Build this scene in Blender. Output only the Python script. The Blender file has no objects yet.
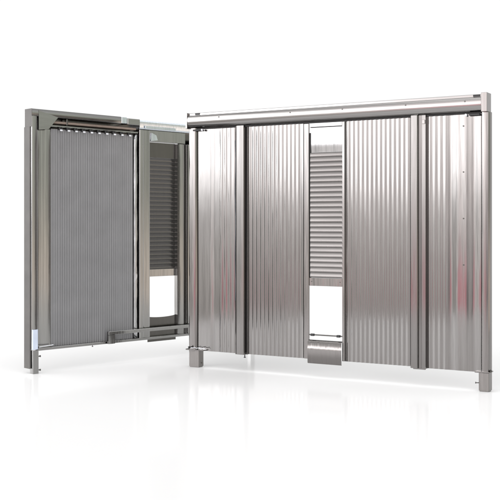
import bpy, bmesh, math, random
from mathutils import Vector
random.seed(4)
S = bpy.context.scene
C = S.collection

# ------------------------------------------------------------------ camera
EYE = 1.008                       # eye height, metres
F = 1000.0                        # focal length in photo pixels (photo 500 wide)
cam = bpy.data.cameras.new("camera")
cam.sensor_width = 36.0
cam.lens = 36.0 * F / 500.0
cam.shift_y = -0.05
cam.clip_end = 500.0
cam_o = bpy.data.objects.new("camera", cam)
cam_o.location = (0, 0, EYE)
cam_o.rotation_euler = (math.radians(90), 0, 0)
C.objects.link(cam_o)
S.camera = cam_o

# ------------------------------------------------------------------ studio surroundings
w = bpy.data.worlds.new("World")
S.world = w
w.use_nodes = True
nt = w.node_tree
nt.nodes.clear()


def N(tree, t, **kw):
    n = tree.nodes.new(t)
    for k, v in kw.items():
        setattr(n, k, v)
    return n


def mth(tree, op, a, b=None, c=None, clamp=False):
    n = tree.nodes.new('ShaderNodeMath')
    n.operation = op
    n.use_clamp = clamp
    for i, x in enumerate((a, b, c)):
        if x is None:
            continue
        if isinstance(x, (int, float)):
            n.inputs[i].default_value = x
        else:
            tree.links.new(x, n.inputs[i])
    return n.outputs[0]


def ramp(tree, src, stops):
    r = tree.nodes.new('ShaderNodeValToRGB')
    e = r.color_ramp.elements
    while len(e) < len(stops):
        e.new(0.5)
    for i, (p, col) in enumerate(stops):
        e[i].position = p
        e[i].color = (col[0], col[1], col[2], 1)
    tree.links.new(src, r.inputs[0])
    return r.outputs[0]


def mix(tree, fac, a, b):
    m = tree.nodes.new('ShaderNodeMix')
    m.data_type = 'RGBA'
    for sock, x in ((m.inputs[0], fac), (m.inputs[6], a), (m.inputs[7], b)):
        if isinstance(x, (int, float)):
            sock.default_value = x
        elif isinstance(x, tuple):
            sock.default_value = (x[0], x[1], x[2], 1)
        else:
            tree.links.new(x, sock)
    return m.outputs[2]


geo = N(nt, 'ShaderNodeTexCoord')
sep = N(nt, 'ShaderNodeSeparateXYZ')
nt.links.new(geo.outputs['Generated'], sep.inputs[0])
dx, dy, dz = sep.outputs
# elevation profile of the workshop behind the photographer (el = sin(elevation) + 0.25)
el = mth(nt, 'ADD', dz, 0.25)
K = 5.7                            # ramp colours are divided by K
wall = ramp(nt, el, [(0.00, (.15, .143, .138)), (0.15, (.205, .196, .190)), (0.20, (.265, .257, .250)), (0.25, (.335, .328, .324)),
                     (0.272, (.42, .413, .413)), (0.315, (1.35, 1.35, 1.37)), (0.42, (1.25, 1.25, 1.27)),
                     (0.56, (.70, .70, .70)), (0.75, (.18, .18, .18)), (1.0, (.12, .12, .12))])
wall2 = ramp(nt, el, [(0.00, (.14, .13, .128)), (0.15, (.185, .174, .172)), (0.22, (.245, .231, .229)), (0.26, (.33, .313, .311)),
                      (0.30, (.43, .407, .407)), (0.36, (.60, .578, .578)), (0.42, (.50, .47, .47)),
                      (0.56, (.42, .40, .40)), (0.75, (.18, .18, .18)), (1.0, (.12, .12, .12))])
az = ramp(nt, mth(nt, 'MULTIPLY', dx, -1.0), [(0.73, (1, 1, 1)), (0.85, (0, 0, 0))])
wall = mix(nt, az, wall, wall2)
# something red standing in the workshop
RD = Vector((-0.735, -0.678, 0)).normalized()
dot = N(nt, 'ShaderNodeVectorMath', operation='DOT_PRODUCT')
nt.links.new(geo.outputs['Generated'], dot.inputs[0])
dot.inputs[1].default_value = (-RD.y, RD.x, 0)
ra = mth(nt, 'POWER', mth(nt, 'ABSOLUTE', mth(nt, 'MULTIPLY', dot.outputs['Value'], 1 / .125)), 2)
rb = mth(nt, 'POWER', mth(nt, 'ABSOLUTE', mth(nt, 'MULTIPLY', mth(nt, 'ADD', dz, .072), 1 / .055)), 2)
redm = mth(nt, 'SUBTRACT', 1.0, mth(nt, 'ADD', ra, rb), clamp=True)
redm = mth(nt, 'MULTIPLY', redm, mth(nt, 'LESS_THAN', dx, 0))
wall = mix(nt, mth(nt, 'MULTIPLY', redm, .6), wall, (.30, .055, .085))
# right-hand side of the workshop is dim
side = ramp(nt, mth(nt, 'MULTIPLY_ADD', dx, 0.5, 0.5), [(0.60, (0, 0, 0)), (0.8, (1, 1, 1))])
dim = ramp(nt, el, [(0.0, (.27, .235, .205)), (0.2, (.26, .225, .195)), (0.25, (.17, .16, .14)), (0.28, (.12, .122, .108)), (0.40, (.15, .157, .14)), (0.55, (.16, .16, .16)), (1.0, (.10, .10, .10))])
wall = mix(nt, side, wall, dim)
# noise added so the metal reflects upright light and dark areas
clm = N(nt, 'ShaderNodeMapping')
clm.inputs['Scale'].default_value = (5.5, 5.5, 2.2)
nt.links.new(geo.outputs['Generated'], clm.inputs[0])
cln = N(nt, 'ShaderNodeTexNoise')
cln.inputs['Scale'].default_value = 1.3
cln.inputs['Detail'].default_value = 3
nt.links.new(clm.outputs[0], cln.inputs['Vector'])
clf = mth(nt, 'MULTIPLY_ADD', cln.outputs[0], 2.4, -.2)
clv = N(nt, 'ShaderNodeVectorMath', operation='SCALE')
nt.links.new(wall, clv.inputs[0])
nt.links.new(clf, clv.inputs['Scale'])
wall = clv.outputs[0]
wallK = N(nt, 'ShaderNodeVectorMath', operation='SCALE')
nt.links.new(wall, wallK.inputs[0])
wallK.inputs['Scale'].default_value = K
# white studio sweep in front of the lens, workshop behind it
front = ramp(nt, mth(nt, 'MULTIPLY_ADD', dy, 0.5, 0.5), [(0.62, (0, 0, 0)), (0.74, (1, 1, 1))])
sweep = ramp(nt, el, [(0.70, (1, 1, 1)), (0.95, (.5, .5, .5))])
sweepK = N(nt, 'ShaderNodeVectorMath', operation='SCALE')
nt.links.new(sweep, sweepK.inputs[0])
sweepK.inputs['Scale'].default_value = 1.03
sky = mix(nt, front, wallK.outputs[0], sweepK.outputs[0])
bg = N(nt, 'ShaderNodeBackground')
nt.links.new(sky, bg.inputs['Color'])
bg.inputs['Strength'].default_value = 1.0
wo = N(nt, 'ShaderNodeOutputWorld')
nt.links.new(bg.outputs[0], wo.inputs[0])

S.view_settings.view_transform = 'Standard'
S.view_settings.look = 'None'
S.view_settings.exposure = 0.0
S.view_settings.gamma = 1.0

# large overhead fill light, added to whiten the floor
ld = bpy.data.lights.new("floor_fill", 'AREA')
ld.shape = 'RECTANGLE'
ld.size, ld.size_y = 10.0, 11.0
ld.energy = 345
ld.color = (1, 1, 1)
lo = bpy.data.objects.new("floor_fill", ld)
lo.location = (0, 5.6, 7.0)
lo.rotation_euler = (0, 0, 0)
C.objects.link(lo)


# ------------------------------------------------------------------ materials
def steel(name, col, rough=.22, bump=.25, along='Z', vary=.18, zf=.9):
    m = bpy.data.materials.new(name)
    m.use_nodes = True
    t = m.node_tree
    b = t.nodes['Principled BSDF']
    b.inputs['Metallic'].default_value = 1.0
    tc = N(t, 'ShaderNodeTexCoord')
    mp = N(t, 'ShaderNodeMapping')
    mp.inputs['Scale'].default_value = (9, 9, zf) if along == 'Z' else (.9, 9, 9)
    t.links.new(tc.outputs['Object'], mp.inputs[0])
    n1 = N(t, 'ShaderNodeTexNoise')
    n1.inputs['Scale'].default_value = 2.2
    n1.inputs['Detail'].default_value = 2.5
    t.links.new(mp.outputs[0], n1.inputs['Vector'])
    n2 = N(t, 'ShaderNodeTexNoise')
    n2.inputs['Scale'].default_value = 6
    n2.inputs['Detail'].default_value = 6
    mp2 = N(t, 'ShaderNodeMapping')
    mp2.inputs['Scale'].default_value = (40, 40, 1.0) if along == 'Z' else (1.0, 40, 40)
    t.links.new(tc.outputs['Object'], mp2.inputs[0])
    t.links.new(mp2.outputs[0], n2.inputs['Vector'])
    lo_ = tuple(c * (1 - vary) for c in col)
    hi_ = tuple(min(1, c * (1 + vary)) for c in col)
    t.links.new(ramp(t, n2.outputs[0], [(.3, lo_), (.7, hi_)]), b.inputs['Base Color'])
    t.links.new(mth(t, 'MULTIPLY_ADD', n1.outputs[0], .14, rough - .07), b.inputs['Roughness'])
    bp = N(t, 'ShaderNodeBump')
    bp.inputs['Strength'].default_value = bump
    bp.inputs['Distance'].default_value = .01
    t.links.new(n1.outputs[0], bp.inputs['Height'])
    t.links.new(bp.outputs[0], b.inputs['Normal'])
    return m


def plain(name, col, rough=.5, metal=0.0, vary=.12, scale=30):
    m = bpy.data.materials.new(name)
    m.use_nodes = True
    t = m.node_tree
    b = t.nodes['Principled BSDF']
    tc = N(t, 'ShaderNodeTexCoord')
    n = N(t, 'ShaderNodeTexNoise')
    n.inputs['Scale'].default_value = scale
    n.inputs['Detail'].default_value = 5
    t.links.new(tc.outputs['Object'], n.inputs['Vector'])
    t.links.new(ramp(t, n.outputs[0], [(.3, tuple(c * (1 - vary) for c in col)), (.7, tuple(c * (1 + vary) for c in col))]),
                b.inputs['Base Color'])
    b.inputs['Roughness'].default_value = rough
    b.inputs['Metallic'].default_value = metal
    return m


M = dict(
    sheet=steel('polished corrugated steel', (.214, .205, .200), .10, .12, vary=.06, zf=1.0),
    slat=steel('louvre steel', (.195, .184, .179), .28, .10, along='X', vary=.06),
    trim=steel('steel trim', (.205, .193, .188), .12, .18, vary=.06),
    divider=steel('divider steel', (.18, .172, .168), .14, .15, vary=.06),
    mirror=steel('mirror steel', (.27, .265, .265), .07, .10, vary=.03),
    beam=steel('steel beam', (.30, .289, .284), .13, .06, along='X', vary=.06),
    foil=steel('creased foil edge', (.36, .365, .37), .2, .35, vary=.15),
    foot=steel('dull steel', (.215, .203, .196), .34, .15, vary=.1),
    back=steel('back steel', (.30, .297, .292), .16, .16, vary=.07),
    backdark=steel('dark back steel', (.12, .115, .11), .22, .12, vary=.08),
    backbeam=steel('back beam steel', (.27, .268, .262), .18, .06, along='X', vary=.06),
    bright=steel('sky sheen steel', (.55, .59, .63), .2, .3, vary=.08),  # pale blue tint paints in the sheen of reflected sky
    dull=plain('dull grey edge', (.085, .08, .076), .5, 0, .15, 8),
    liner=plain('grey ribbed liner', (.205, .206, .213), .5, 0, .07, 6),
    copper=plain('brownish rod', (.30, .24, .205), .45, .3),
    black=plain('black plastic', (.012, .012, .013), .45),
    gap=plain('black rubber seal', (.016, .015, .015), .7),  # flat black, used for the darkness between parts
    bolt=plain('bolt steel', (.12, .115, .11), .35, 1.0),
    white=plain('white plastic', (.72, .74, .78), .4),
    sleeve=plain('pale blue plastic', (.60, .67, .80), .4, 0, .05),
)


# ------------------------------------------------------------------ mesh helpers (unit space: x along, -y to the viewer, z up)
def link(name, bm, mat, parent=None, sharp=35):
    bmesh.ops.recalc_face_normals(bm, faces=bm.faces)
    me = bpy.data.meshes.new(name)
    bm.to_mesh(me)
    bm.free()
    for p in me.polygons:
        p.use_smooth = True
    me.set_sharp_from_angle(angle=math.radians(sharp))
    me.materials.append(M[mat])
    o = bpy.data.objects.new(name, me)
    C.objects.link(o)
    if parent:
        o.parent = parent
    return o


def box(bm, x0, x1, y0, y1, z0, z1, bev=.0015):
    r = bmesh.ops.create_cube(bm, size=1)
    for v in r['verts']:
        v.co.x = x0 if v.co.x < 0 else x1
        v.co.y = y0 if v.co.y < 0 else y1
        v.co.z = z0 if v.co.z < 0 else z1
    if bev > 0:
        es = {e for v in r['verts'] for e in v.link_edges}
        bmesh.ops.bevel(bm, geom=list(es), offset=min(bev, .3 * min(abs(x1 - x0), abs(y1 - y0), abs(z1 - z0))), segments=1, affect='EDGES', profile=.5)


def prism(bm, pts, axis, a0, a1):
    """closed polygon extruded: axis 'x' -> pts (y,z); axis 'z' -> pts (x,y); axis 'y' -> pts (x,z)"""
    def P(p, a):
        return {'x': (a, p[0], p[1]), 'z': (p[0], p[1], a), 'y': (p[0], a, p[1])}[axis]
    A = [bm.verts.new(P(p, a0)) for p in pts]
    B = [bm.verts.new(P(p, a1)) for p in pts]
    n = len(pts)
    for i in range(n):
        bm.faces.new((A[i], A[(i + 1) % n], B[(i + 1) % n], B[i]))
    bm.faces.new(A[::-1])
    bm.faces.new(B)


def ribbon(bm, pts, th, axis, stations):
    """folded sheet of thickness th following the open polyline pts, swept along axis through the stations"""
    n = len(pts)
    off = []
    for i in range(n):
        a = pts[max(0, i - 1)]
        b = pts[min(n - 1, i + 1)]
        tx, ty = b[0] - a[0], b[1] - a[1]
        L = math.hypot(tx, ty) or 1
        off.append((pts[i][0] - ty / L * th, pts[i][1] + tx / L * th))

    def P(p, a):
        return {'x': (a, p[0], p[1]), 'z': (p[0], p[1], a)}[axis]
    rows = [([bm.verts.new(P(p, a)) for p in pts], [bm.verts.new(P(p, a)) for p in off]) for a in stations]
    for (f0, b0), (f1, b1) in zip(rows, rows[1:]):
        for i in range(n - 1):
            bm.faces.new((f0[i], f0[i + 1], f1[i + 1], f1[i]))
            bm.faces.new((b0[i + 1], b0[i], b1[i], b1[i + 1]))
        bm.faces.new((f0[0], f1[0], b1[0], b0[0]))
        bm.faces.new((f0[-1], b0[-1], b1[-1], f1[-1]))
    for f, b in (rows[0], rows[-1]):
        for i in range(n - 1):
            bm.faces.new((f[i], f[i + 1], b[i + 1], b[i]))


def cyl(bm, p0, p1, r, seg=16):
    p0, p1 = Vector(p0), Vector(p1)
    d = (p1 - p0)
    L = d.length
    d.normalize()
    u = d.orthogonal().normalized()
    v = d.cross(u)
    A = [bm.verts.new(p0 + r * (math.cos(2 * math.pi * i / seg) * u + math.sin(2 * math.pi * i / seg) * v)) for i in range(seg)]
    B = [bm.verts.new(a.co + d * L) for a in A]
    for i in range(seg):
        bm.faces.new((A[i], A[(i + 1) % seg], B[(i + 1) % seg], B[i]))
    bm.faces.new(A[::-1])
    bm.faces.new(B)


def screw_bm(x, y, z, r=.006, h=.004):
    bm = bmesh.new()
    cyl(bm, (x, y + .003, z), (x, y - h * .5, z), r, 14)
    cyl(bm, (x, y - h * .5, z), (x, y - h, z), r * .6, 14)
    return bm


def bolt_bm(p0, p1, r=.006):
    bm = bmesh.new()
    p0, p1 = Vector(p0), Vector(p1)
    cyl(bm, p0, p1, r * .7, 12)
    d = (p1 - p0).normalized()
    cyl(bm, p1 - d * r * 1.1, p1, r * 1.5, 6)
    return bm


def frange(a, b, n):
    return [a + (b - a) * i / (n - 1) for i in range(n)]


def bent(z0, z1, n=2):
    return frange(z0, z1, n)


class Frame:
    """a unit's own upright plane: origin on the floor, direction d of its length seen from the camera side"""

    def __init__(self, x0, z0, ang):
        self.a = math.radians(ang)
        self.d = (math.cos(self.a), math.sin(self.a))
        self.n = (math.sin(self.a), -math.cos(self.a))
        self.p = ((x0 - 250) / F * z0, z0)

    def u(self, x, y=0.0):
        t = (x - 250) / F
        px, py = self.p[0] - y * self.n[0], self.p[1] - y * self.n[1]
        return (t * py - px) / (self.d[0] - t * self.d[1])

    def z(self, x, yp, y=0.0):
        uu = self.u(x, y)
        Y = self.p[1] + uu * self.d[1] - y * self.n[1]
        return EYE + (225 - yp) / F * Y


H = 1.8
FR = Frame(190, F * H / 252.7, -30.07)
RE = Frame(31.5, F * H / 266.2, 44.27)


def unit_root(name, fr, label, cat):
    o = bpy.data.objects.new(name, None)
    o.empty_display_size = .2
    o.location = (fr.p[0], fr.p[1], 0)
    o.rotation_euler = (0, 0, fr.a)
    o['label'] = label
    o['category'] = cat
    C.objects.link(o)
    return o


# ------------------------------------------------------------------ floor
bm = bmesh.new()
for co in ((-3.5, 2.2, 0), (5, 2.2, 0), (5, 10.5, 0), (-3.5, 10.5, 0)):
    bm.verts.new(co)
bm.faces.new(bm.verts)
mf = bpy.data.materials.new('white studio floor')
mf.use_nodes = True
t = mf.node_tree
t.nodes.remove(t.nodes['Principled BSDF'])
fd, fg, fm = N(t, 'ShaderNodeBsdfDiffuse'), N(t, 'ShaderNodeBsdfGlossy'), N(t, 'ShaderNodeMixShader')
fn = N(t, 'ShaderNodeTexNoise')
fn.inputs['Scale'].default_value = 2.0
t.links.new(ramp(t, fn.outputs[0], [(.3, (.885, .885, .885)), (.7, (.90, .90, .90))]), fd.inputs[0])
fg.inputs['Color'].default_value = (1, 1, 1, 1)
fg.inputs['Roughness'].default_value = .13
fm.inputs[0].default_value = .15
t.links.new(fd.outputs[0], fm.inputs[1])
t.links.new(fg.outputs[0], fm.inputs[2])
t.links.new(fm.outputs[0], t.nodes['Material Output'].inputs[0])
M['floor'] = mf
fl = link('floor', bm, 'floor')
fl['kind'] = 'structure'


# ------------------------------------------------------------------ front partition
def corr(x0, x1, n, amp, y=0.0, per=10):
    """corrugation profile, n ribs between x0 and x1"""
    pts = []
    k = n * per
    for i in range(k + 1):
        t = i / k
        c = math.cos(2 * math.pi * t * n)
        pts.append((x0 + (x1 - x0) * t, y + amp * c))
    return pts


def waves(x0, x1, y, seq, k=48):
    pts = []
    for i in range(k + 1):
        t = i / k
        pts.append((x0 + (x1 - x0) * t, y + sum(a * math.sin(2 * math.pi * (f * t) + p) for a, f, p in seq)))
    return pts


front = unit_root('steel_panel_frame', FR,
                  'brightly polished corrugated steel frame standing in front, seen from its outer face', 'metal panel')
u, z = FR.u, FR.z
ZB, ZT = .9416 * H, 1.0 * H               # beam underside and top
ZP = .066 * H                             # lower edge of the panels
ZPT = ZB + .004                           # panels end up inside the beam

# header beam: rolled front over a set-back top lip
bm = bmesh.new()
prof = [(.030, ZB), (-.010, ZB), (-.020, ZB + .003), (-.031, ZB + .011), (-.038, ZB + .021), (-.0415, ZB + .032), (-.0425, ZB + .044),
        (-.0425, ZB + .060), (-.0415, ZB + .072), (-.0385, ZB + .081), (-.033, ZB + .0862), (-.026, ZB + .0885), (-.0255, ZT - .004), (-.020, ZT), (.030, ZT)]
prism(bm, prof, 'x', u(190.6), u(483))
beam = link('header_beam', bm, 'beam', front, 28)
for px in (222, 293, 345, 408, 467):
    zz = ZB + .064
    ys = -.041
    link('screw', screw_bm(u(px), ys, zz, .0055, .004), 'bolt', beam)
bm = bmesh.new()
box(bm, u(483.2), u(489.2), -.045, .04, ZB - .004, ZT + .006)
link('end_bracket', bm, 'trim', beam)
bm = bmesh.new()
box(bm, u(188.9), u(190.5), -.045, .04, ZB - .004, ZT + .001, .001)
link('end_bracket', bm, 'trim', beam)
for xa, xb in ((197.2, 201.8), (474.5, 481.5)):
    bm = bmesh.new()
    box(bm, u(xa), u(xb), -.030, -.026, ZT - .015, ZT - .003, .001)
    link('clip', bm, 'black', beam)
# black line painted as the shade in the gap under the beam
bm = bmesh.new()
box(bm, u(191.5), u(481), -.006, .02, ZB - .010, ZB - .0005, .0005)
link('dark_line', bm, 'gap', front)


def end_post(parent, xa, xb, ztop, y0, y1, groove):
    bm = bmesh.new()
    box(bm, xa, xb, y0, y1, ZP, ztop, .004)
    return link('end_post', bm, 'trim', parent)


# left end post (u 0) and right end post
pl = bmesh.new()
ribbon(pl, [(u(190) + 0.0, .05), (u(190), -.012), (u(190) + .004, -.016), (u(193.5), -.018), (u(196.5), -.014), (u(197.5), -.002)], .002, 'z', [ZP - .01, ZB - .001])
postl = link('end_post', pl, 'trim', front)
bm = bmesh.new()
prism(bm, [(u(482.3), .05), (u(482.3), -.012), (u(482.3) + .004, -.018), (u(486), -.020), (u(489.2), -.018), (u(489.6), -.014), (u(489.6), .05)], 'z', ZP - .004, ZB - .002)
postr = link('end_post', bm, 'trim', front)


def foot(parent, xa, xb, zt, fx0, fx1):
    bm = bmesh.new()
    # U-shaped channel leg open to the back
    t = .004
    ribbon(bm, [(xa, .045), (xa, -.012), (xa + .003, -.015), (xb - .003, -.015), (xb, -.012), (xb, .045)], t, 'z', [.006, zt])
    box(bm, xa + t, xb - t, -.010, .042, 0, .006, .001)
    f = link('foot', bm, 'foot', parent)
    bm = bmesh.new()
    box(bm, fx0, fx1, -.030, .05, zt, zt + .008, .002)
    link('flange', bm, 'trim', f)
    return f


fl_ = foot(front, u(190.2), u(200), ZP + .002, u(187.8), u(205.5))
fr_ = foot(front, u(479.4), u(489.8), ZP - .004, u(476), u(491))
# loose plastic tie wound along the left flange
bm = bmesh.new()
xx = frange(u(190.5), u(208), 9)
for i in range(8):
    cyl(bm, (xx[i], -.033, ZP + .020 + .006 * (i % 2)), (xx[i + 1], -.033, ZP + .020 + .006 * ((i + 1) % 2) - .0008 * i), .0022, 8)
link('cable_tie', bm, 'white', fl_)
link('bolt', bolt_bm((u(190), -.02, ZP + .022), (u(193), -.045, ZP + .024), .006), 'black', fl_)
link('bolt', bolt_bm((u(201), 0, .02 * H), (u(203.2), -.02, .02 * H), .004), 'bolt', fl_)
link('bolt', bolt_bm((u(479.5), 0, .028 * H), (u(475.8), -.01, .028 * H), .004), 'bolt', fr_)
link('bolt', bolt_bm((u(489), 0, ZP + .008), (u(491.6), -.01, ZP + .008), .006), 'bolt', fr_)

# panel 1: soft folds then four ribs
A = .0021
pts = waves(u(196.6), u(219), .004, [(.0010, 1.3, .3), (.0004, 2.7, 1.0)])
pts += corr(u(219.3), u(235.6), 4, A * .45, .0028, 12)
bm = bmesh.new()
ribbon(bm, pts, .0012, 'z', bent(ZP, ZPT, 2))
p1 = link('corrugated_panel', bm, 'sheet', front, 60)
# panel 2
bm = bmesh.new()
ribbon(bm, corr(u(247.6), u(300), 13, A * .75, .004, 12) + [(u(303), .004), (u(303.6), .012)], .0012, 'z', [ZP, ZPT])
link('corrugated_panel', bm, 'sheet', front, 60)
# panel 3
bm = bmesh.new()
ribbon(bm, [(u(344.8), .010), (u(345.4), -.001)] + corr(u(346), u(410.0), 14, A, .004, 12) + [(u(410.6), .0065)], .0012, 'z', [ZP, ZPT])
link('corrugated_panel', bm, 'sheet', front, 60)
# panel 4: ribs then broad soft folds
pts = corr(u(427), u(448), 4, A * .9, .003, 12)
pts += waves(u(448.6), u(481), .003, [(.0020, 1.3, 1.2), (.0007, 2.9, .4)], 60)
bm = bmesh.new()
ribbon(bm, pts, .0012, 'z', [ZP - .004, ZPT])
p4 = link('corrugated_panel', bm, 'sheet', front, 60)
for yp in (126, 172, 218.5, 265):
    link('rivet', screw_bm(u(463.4), -.000, z(463.4, yp), .0045, .004), 'bolt', p4)
# black strip painted as shade in the groove between panel 4 and end post
bm = bmesh.new()
box(bm, u(480.6), u(482.5), .012, .03, ZP, ZB - .012, 0)
link('groove_shade', bm, 'gap', front)
# latches under the beam
for xa, xb, xw in ((194.5, 202, 203.6), (470, 480.5, 467)):
    bm = bmesh.new()
    box(bm, u(xa), u(xb), -.022, .0, ZB - .022, ZB - .011, .001)
    lt = link('latch', bm, 'black', front)
    bm = bmesh.new()
    cyl(bm, (u(xw), -.014, ZB - .017), (u(xw), -.026, ZB - .017), .007, 16)
    link('button', bm, 'white', lt)


def mid_post(xs, lower):
    bm = bmesh.new()
    ribbon(bm, xs, .0018, 'z', [lower, ZB - .002])
    return link('divider_post', bm, 'divider', front, 40)


# left divider: folded strip with a lip, a dark recess to its right
m1 = mid_post([(u(236.0), .010), (u(236.2), -.012), (u(237.2), -.016), (u(237.9), -.010), (u(238.2), -.022), (u(241.5), -.024), (u(245), -.022), (u(245.4), -.018), (u(245.6), .008), (u(247.2), .008), (u(247.8), .002)], ZP - .004)
link('bolt', bolt_bm((u(244.8), .0, ZP - .006), (u(244.8), .0, ZP - .026), .005), 'black', m1)
bm = bmesh.new()
box(bm, u(245.7), u(246.5), .006, .010, ZP + .01, ZB - .012, 0)
link('shade_strip', bm, 'gap', m1)  # black sliver painted as shade in the recess beside the divider
# right divider
m2 = mid_post([(u(410.2), .012), (u(411), .010), (u(411.6), -.020), (u(412.4), -.026), (u(418.3), -.026), (u(419.0), -.022), (u(419.4), -.008), (u(422), -.006), (u(422.6), -.012), (u(426.2), -.012), (u(426.9), -.004), (u(427.2), .006)], ZP - .006)
bm = bmesh.new()
box(bm, u(413.6), u(425.8), -.009, .003, ZP - .014, ZP - .004, .001)
link('foot_plate', bm, 'divider', m2)
bm = bmesh.new()
box(bm, u(422.8), u(425.8), -.018, -.012, z(424, 124), z(424, 120), .001)
link('clip', bm, 'trim', m2)
bm = bmesh.new()
box(bm, u(410.0), u(411.0), .002, .008, ZP + .01, ZB - .012, 0)
link('shade_strip', bm, 'gap', m2)  # shade of the narrow gap left of this divider, painted black
# bright sliver standing in for the highlight line along the left divider
bm = bmesh.new()
n = 16
zs = frange(.27 * H, .885 * H, n)
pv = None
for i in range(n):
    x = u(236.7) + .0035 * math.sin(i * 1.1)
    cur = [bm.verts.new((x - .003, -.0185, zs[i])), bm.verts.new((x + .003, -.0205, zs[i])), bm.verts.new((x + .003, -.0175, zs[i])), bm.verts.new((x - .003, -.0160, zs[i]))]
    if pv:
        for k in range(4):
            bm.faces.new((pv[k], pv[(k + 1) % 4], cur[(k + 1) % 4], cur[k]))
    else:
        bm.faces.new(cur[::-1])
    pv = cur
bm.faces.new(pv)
link('bright_edge_strip', bm, 'bright', m1)

# louvre column
ZV0, ZV1 = .366 * H, .827 * H
lou_parts = front
bm = bmesh.new()
box(bm, u(303.9), u(308.9), -.002, .012, ZP, ZB - .012, .002)
link('column_strip', bm, 'trim', front)
bm = bmesh.new()
box(bm, u(342.3), u(344.7), -.002, .012, ZP, ZB - .012, .001)
link('column_strip', bm, 'trim', front)
bm = bmesh.new()
ribbon(bm, [(.0098, .9187 * H), (.0098, .862 * H), (.0100, .853 * H), (.0108, .843 * H), (.0122, ZV1 + .001)], -.002, 'x', [u(309.6), u(342.2)])
box(bm, u(309.6), u(342.2), -.002, .012, .9187 * H + .004, ZB - .012, .001)
top = link('mirror_plate', bm, 'mirror', front)
bm = bmesh.new()
box(bm, u(310.5), u(341.5), -.0015, .009, .9187 * H, .9187 * H + .004, 0)
link('dark_line', bm, 'gap', top)  # thin black line above the mirror plate
bm = bmesh.new()
nsl = 25
pitch = (ZV1 - ZV0) / nsl
pts = []
for k in range(nsl):
    b0 = ZV0 + k * pitch
    for t, yy in ((0.0, .0042), (.07, .0010), (.16, -.0002), (.34, -.0004), (.62, .0008), (.86, .0026)):
        pts.append((yy, b0 + t * pitch))
pts.append((.012, ZV1))
ribbon(bm, pts, -.0012, 'x', [u(310.2), u(342.0)])
lou = link('louvre', bm, 'slat', front, 40)
bm = bmesh.new()
box(bm, u(309.2), u(310.3), .004, .014, .337 * H, .90 * H, 0)
link('shade_strip', bm, 'gap', lou)  # black painted in for the shaded slit left of the louvre
bm = bmesh.new()
box(bm, u(309.4), u(342.2), .0, .006, .336 * H, ZV0 - .001, .001)
band = link('hatch_lintel', bm, 'trim', front)
for px in (311.5, 340):
    link('screw', screw_bm(u(px), 0, .352 * H, .004, .003), 'bolt', band)
# threshold bar with two hinges, hung flap below it
bm = bmesh.new()
cyl(bm, (u(309), .004, .1555 * H), (u(342.5), .004, .1555 * H), .0045, 12)
bar = link('threshold_bar', bm, 'bolt', front)
for px in (312.5, 338.5):
    bm = bmesh.new()
    box(bm, u(px - 1.6), u(px + 1.6), -.008, .010, .1535 * H - .004, .1575 * H + .004, .001)
    link('hinge', bm, 'black', bar)
bm = bmesh.new()
yv = -.016
ribbon(bm, [(.012, .137 * H), (-.006, .1355 * H), (yv, .130 * H), (yv - .002, .10 * H), (yv, .055 * H), (yv + .003, .051 * H)], .0018, 'x', [u(308.6), u(342.4)])
link('kick_plate', bm, 'trim', front, 50)

# ------------------------------------------------------------------ rear partition seen from its back
rear = unit_root('steel_panel_frame', RE,
                 'dull steel frame seen from its back, grey ribbed liner on hooks, partly hidden', 'metal panel')
u, z = RE.u, RE.z
L = u(188) + .72                       # full length, the far half is behind the bright partition
RT = .998 * H
# near end post: bright front flange and deeper dark channel reaching lower at the top
bm = bmesh.new()
prism(bm, [(u(31.5), .026), (u(31.5), -.004), (u(31.5) + .003, -.006), (u(36.6), -.006), (u(37.4), -.002), (u(37.4), .026)], 'z', .09 * H, RT - .004)
post = link('end_post', bm, 'back', rear)
bm = bmesh.new()
ribbon(bm, [(u(31.5) - .0005, .010), (u(31.5) - .004, .014), (u(31.5) - .004, .082), (u(31.5) + .0, .086), (u(34), .086)], .003, 'z', [.019 * H, .930 * H])
link('edge_channel', bm, 'dull', post)
bm = bmesh.new()
xa, xb = u(31.9), u(37.8)
ribbon(bm, [(xa, .024), (xa, -.010), (xa + .003, -.013), (xb - .003, -.013), (xb, -.010), (xb, .024)], .003, 'z', [.0, .089 * H])
ft = link('foot', bm, 'back', rear)
for yp in (356.3, 370):
    link('bolt', bolt_bm((u(37), .0, z(37, yp)), (u(40.2), -.004, z(38, yp)), .005), 'bolt', ft)
bm = bmesh.new()
ribbon(bm, [(u(31.6), .004), (u(31.6), -.010), (u(32.0), -.014), (u(36.6), -.014), (u(37.2), -.010), (u(37.2), .0)], .002, 'z', [z(34, 349.5), z(34, 329.5)])
link('plastic_sleeve', bm, 'sleeve', post)
# header
bm = bmesh.new()
zh0 = z(60, 118.2)
prof = [(-.010, zh0), (-.012, zh0 + .004), (-.012, RT - .016), (-.008, RT - .003), (-.003, RT), (.075, RT), (.075, .93 * H), (.070, .93 * H), (.070, RT - .006), (-.004, RT - .006), (-.006, zh0)]
prism(bm, prof, 'x', u(31), u(120.5))
hd = link('header_beam', bm, 'backbeam', rear, 30)
bm = bmesh.new()
box(bm, u(31) - .002, u(31) - .0002, -.012, .075, .93 * H, RT, .0005)
link('end_cap', bm, 'dull', hd)
bm = bmesh.new()
box(bm, u(120.6), u(126), -.014, .075, zh0 + .002, RT - .002, .002)
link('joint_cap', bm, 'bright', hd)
bm = bmesh.new()
box(bm, u(126.1), u(138.6), -.020, .075, zh0 - .004, RT - .008, .004)
link('joint_block', bm, 'backbeam', hd)
bm = bmesh.new()
prism(bm, [(-.006, .955 * H), (-.012, .962 * H), (-.012, .985 * H), (-.004, RT - .012), (.075, RT - .012), (.075, .93 * H), (.068, .93 * H), (.068, .955 * H)], 'x', u(138.7), L)
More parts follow.
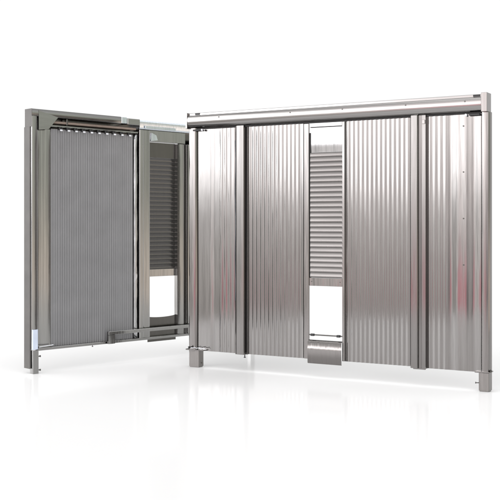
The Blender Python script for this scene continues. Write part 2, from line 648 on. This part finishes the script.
rail2 = link('header_beam', bm, 'bright', rear, 30)
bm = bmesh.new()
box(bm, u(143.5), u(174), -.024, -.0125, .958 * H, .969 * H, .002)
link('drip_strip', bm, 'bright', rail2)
# gusset in the top corner
bm = bmesh.new()
prism(bm, [(u(37.6), z(38, 110.6)), (u(57), z(57, 117.6)), (u(47.5), z(48, 129.3)), (u(37.6), z(38, 129.8))], 'y', -.0155, -.0125)
link('gusset', bm, 'backbeam', rear)
# dark inside of the header: front partition skin behind, rod and hook track
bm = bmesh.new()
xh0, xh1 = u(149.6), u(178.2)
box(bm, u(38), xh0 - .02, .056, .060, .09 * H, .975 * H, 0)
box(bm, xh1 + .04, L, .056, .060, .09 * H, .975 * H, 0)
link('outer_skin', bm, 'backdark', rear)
zr = z(90, 125)
bm = bmesh.new()
cyl(bm, (u(46), .022, zr), (u(137), .022, zr), .0105, 16)
rod = link('rod', bm, 'copper', rear)
bm = bmesh.new()
box(bm, u(68) - .006, u(68) + .006, .008, .036, zr - .016, zr + .030, .002)
link('rod_clamp', bm, 'backdark', rod)
bm = bmesh.new()
zk = z(90, 129)
box(bm, u(47), u(138), .000, .030, zk - .005, zk + .008, .002)
trk = link('hook_track', bm, 'backbeam', rear)
for k in range(10):
    px = 59.6 + 7.66 * k
    x = u(px)
    zz = zk - .012
    bm = bmesh.new()
    box(bm, x - .009, x + .009, -.010, .010, zz - .012, zz + .006, .003)
    box(bm, x + .007, x + .024, -.006, .006, zz - .004, zz + .004, .002)
    hk = link('hook', bm, 'black', trk)
    bm = bmesh.new()
    box(bm, x - .004, x + .016, -.014, -.0105, zz - .020, zz - .009, .001)
    link('eyelet', bm, 'white', hk)
# side channel, grey ribbed liner
bm = bmesh.new()
ribbon(bm, [(u(37.5), .016), (u(38.4), .030), (u(43), .034), (u(45.5), .028), (u(51), .012), (u(52), .016)], .002, 'z', [.085 * H, z(45, 129)])
link('side_channel', bm, 'back', rear, 50)
zl0, zl1 = .096 * H, zk - .018
bm = bmesh.new()
lp = corr(u(52.2), u(134.2), 37, .0030, .014, 8)
for k in range(37):                                    # every rib pressed a little differently
    g, h_ = random.uniform(.45, 1.35), random.uniform(-.0012, .0012)
    for i in range(k * 8, k * 8 + 8):
        lp[i] = (lp[i][0] + h_ * math.sin(math.pi * (i % 8) / 8), .014 + (lp[i][1] - .014) * g)
ribbon(bm, lp, .0012, 'z', [zl0, zl1])
link('ribbed_liner', bm, 'liner', rear, 60)
# shiny crumpled strip
bm = bmesh.new()
rows = []
for i in range(40):
    t = i / 39
    zz = zl0 + (zl1 + .004 - zl0) * t
    s = .0014 * math.sin(i * 1.7) + .0018 * math.sin(i * .63 + 1)
    rows.append([bm.verts.new((u(px_) + (s if 0 < k < 4 else 0), yy, zz)) for k, (px_, yy) in enumerate(((134.4, .014), (135.6, .004 + s), (136.8, .0 - s), (138.0, .010 + s * .5), (139.0, .016)))])
for a, b in zip(rows, rows[1:]):
    for k in range(4):
        bm.faces.new((a[k], a[k + 1], b[k + 1], b[k]))
st = link('bright_edge_strip', bm, 'foil', rear, 80)
sm = st.modifiers.new('thickness', 'SOLIDIFY')
sm.thickness = .001
# inner post
bm = bmesh.new()
prism(bm, [(u(139.2), .05), (u(139.2), -.002), (u(139.2) + .004, -.006), (u(142.5), -.007), (u(143.3), -.003), (u(144.5), -.003), (u(148.6), -.007), (u(149.4), -.004), (u(149.5), .05)], 'z', .09 * H, .952 * H)
link('divider_post', bm, 'back', rear, 30)
# back of the louvre with hatch
yb = .040
LV0, LV1 = .375 * H, .842 * H
bm = bmesh.new()
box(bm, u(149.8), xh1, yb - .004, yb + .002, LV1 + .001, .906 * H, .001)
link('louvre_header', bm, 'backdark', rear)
bm = bmesh.new()
box(bm, u(149.8), u(186), .006, .030, .9065 * H, .955 * H, .004)
link('header_plate', bm, 'back', rear)
bm = bmesh.new()
prism(bm, [(u(150.5), .9085 * H), (u(157.5), .914 * H), (u(156), .934 * H), (u(151.5), .943 * H)], 'y', -.004, .0055)
link('highlight_tab', bm, 'bright', rear)  # added tab, stands in for a white highlight on the crumpled metal
bm = bmesh.new()
nsl = 25
pitch = (LV1 - LV0) / nsl
pts = []
for k in range(nsl):
    b0 = LV0 + k * pitch
    for t, yy in ((0.0, -.004), (.08, .005), (.30, .008), (.60, .005), (.90, -.002)):
        pts.append((yb + yy, b0 + t * pitch))
pts.append((yb - .004, LV1))
ribbon(bm, pts, -.0012, 'x', [u(149.8), xh1 + .008])
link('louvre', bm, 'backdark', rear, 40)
bm = bmesh.new()
hz1, hz0 = z(164, 276.3), z(164, 317)
box(bm, u(149.8), xh1, yb - .006, yb + .0, hz1, LV0 - .001, .001)
ln = link('hatch_lintel', bm, 'back', rear)
# curved sill
xm0, xm1 = u(150.2), xh1
sill = [(xm0, .072 * H), (xm0, hz0 + .012)]
for i in range(13):
    t = i / 12
    sill.append((xm0 + (xm1 - xm0) * t, hz0 + .010 - .011 * math.sin(math.pi * t) ** .6))
sill += [(xm1, .072 * H)]
bm = bmesh.new()
prism(bm, sill, 'y', yb - .010, yb - .006)
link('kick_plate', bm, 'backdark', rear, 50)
# side frame right of the hatch, with bead
bm = bmesh.new()
prism(bm, [(xh1, .045), (xh1 + .002, .012), (xh1 + .012, .006), (u(183.5), .0), (u(185), .012), (u(187), .012), (u(187.6), -.004), (u(189.6), -.004), (u(190), .045)], 'z', .09 * H, .905 * H)
link('divider_post', bm, 'back', rear, 40)
# far half: liner and end post
bm = bmesh.new()
ribbon(bm, corr(u(190.5), L - .09, 34, .0030, .014, 8), .0012, 'z', [zl0, zl1])
link('ribbed_liner', bm, 'liner', rear, 60)
bm = bmesh.new()
box(bm, L - .085, L, -.004, .082, .09 * H, .954 * H, .003)
link('end_post', bm, 'back', rear)
bm = bmesh.new()
box(bm, L - .05, L - .004, -.010, .03, 0, .089 * H, .002)
link('foot', bm, 'back', rear)
# bottom rail and bracket of square tube
bm = bmesh.new()
zb0 = .0855 * H
box(bm, u(37.6), L - .086, -.012, .020, zb0, zb0 + .018, .002)
br = link('bottom_rail', bm, 'back', rear)
bm = bmesh.new()
za, zb_ = z(107, 331.2), z(107, 334.6)
box(bm, u(105.3), L - .10, -.042, -.020, zb_, za, .002)
box(bm, u(105.3), u(111.8), -.0415, -.0205, zb0 + .001, zb_ - .0005, .001)
link('tube_bracket', bm, 'back', rear)
bm = bmesh.new()
cyl(bm, (u(38), -.016, zb0 + .026), (u(52), -.016, zb0 + .032), .003, 10)
link('pin', bm, 'white', br)
link('bolt', bolt_bm((u(92.5), .0, zb0 + .004), (u(92.5), .0, zb0 - .012), .004), 'bolt', br)
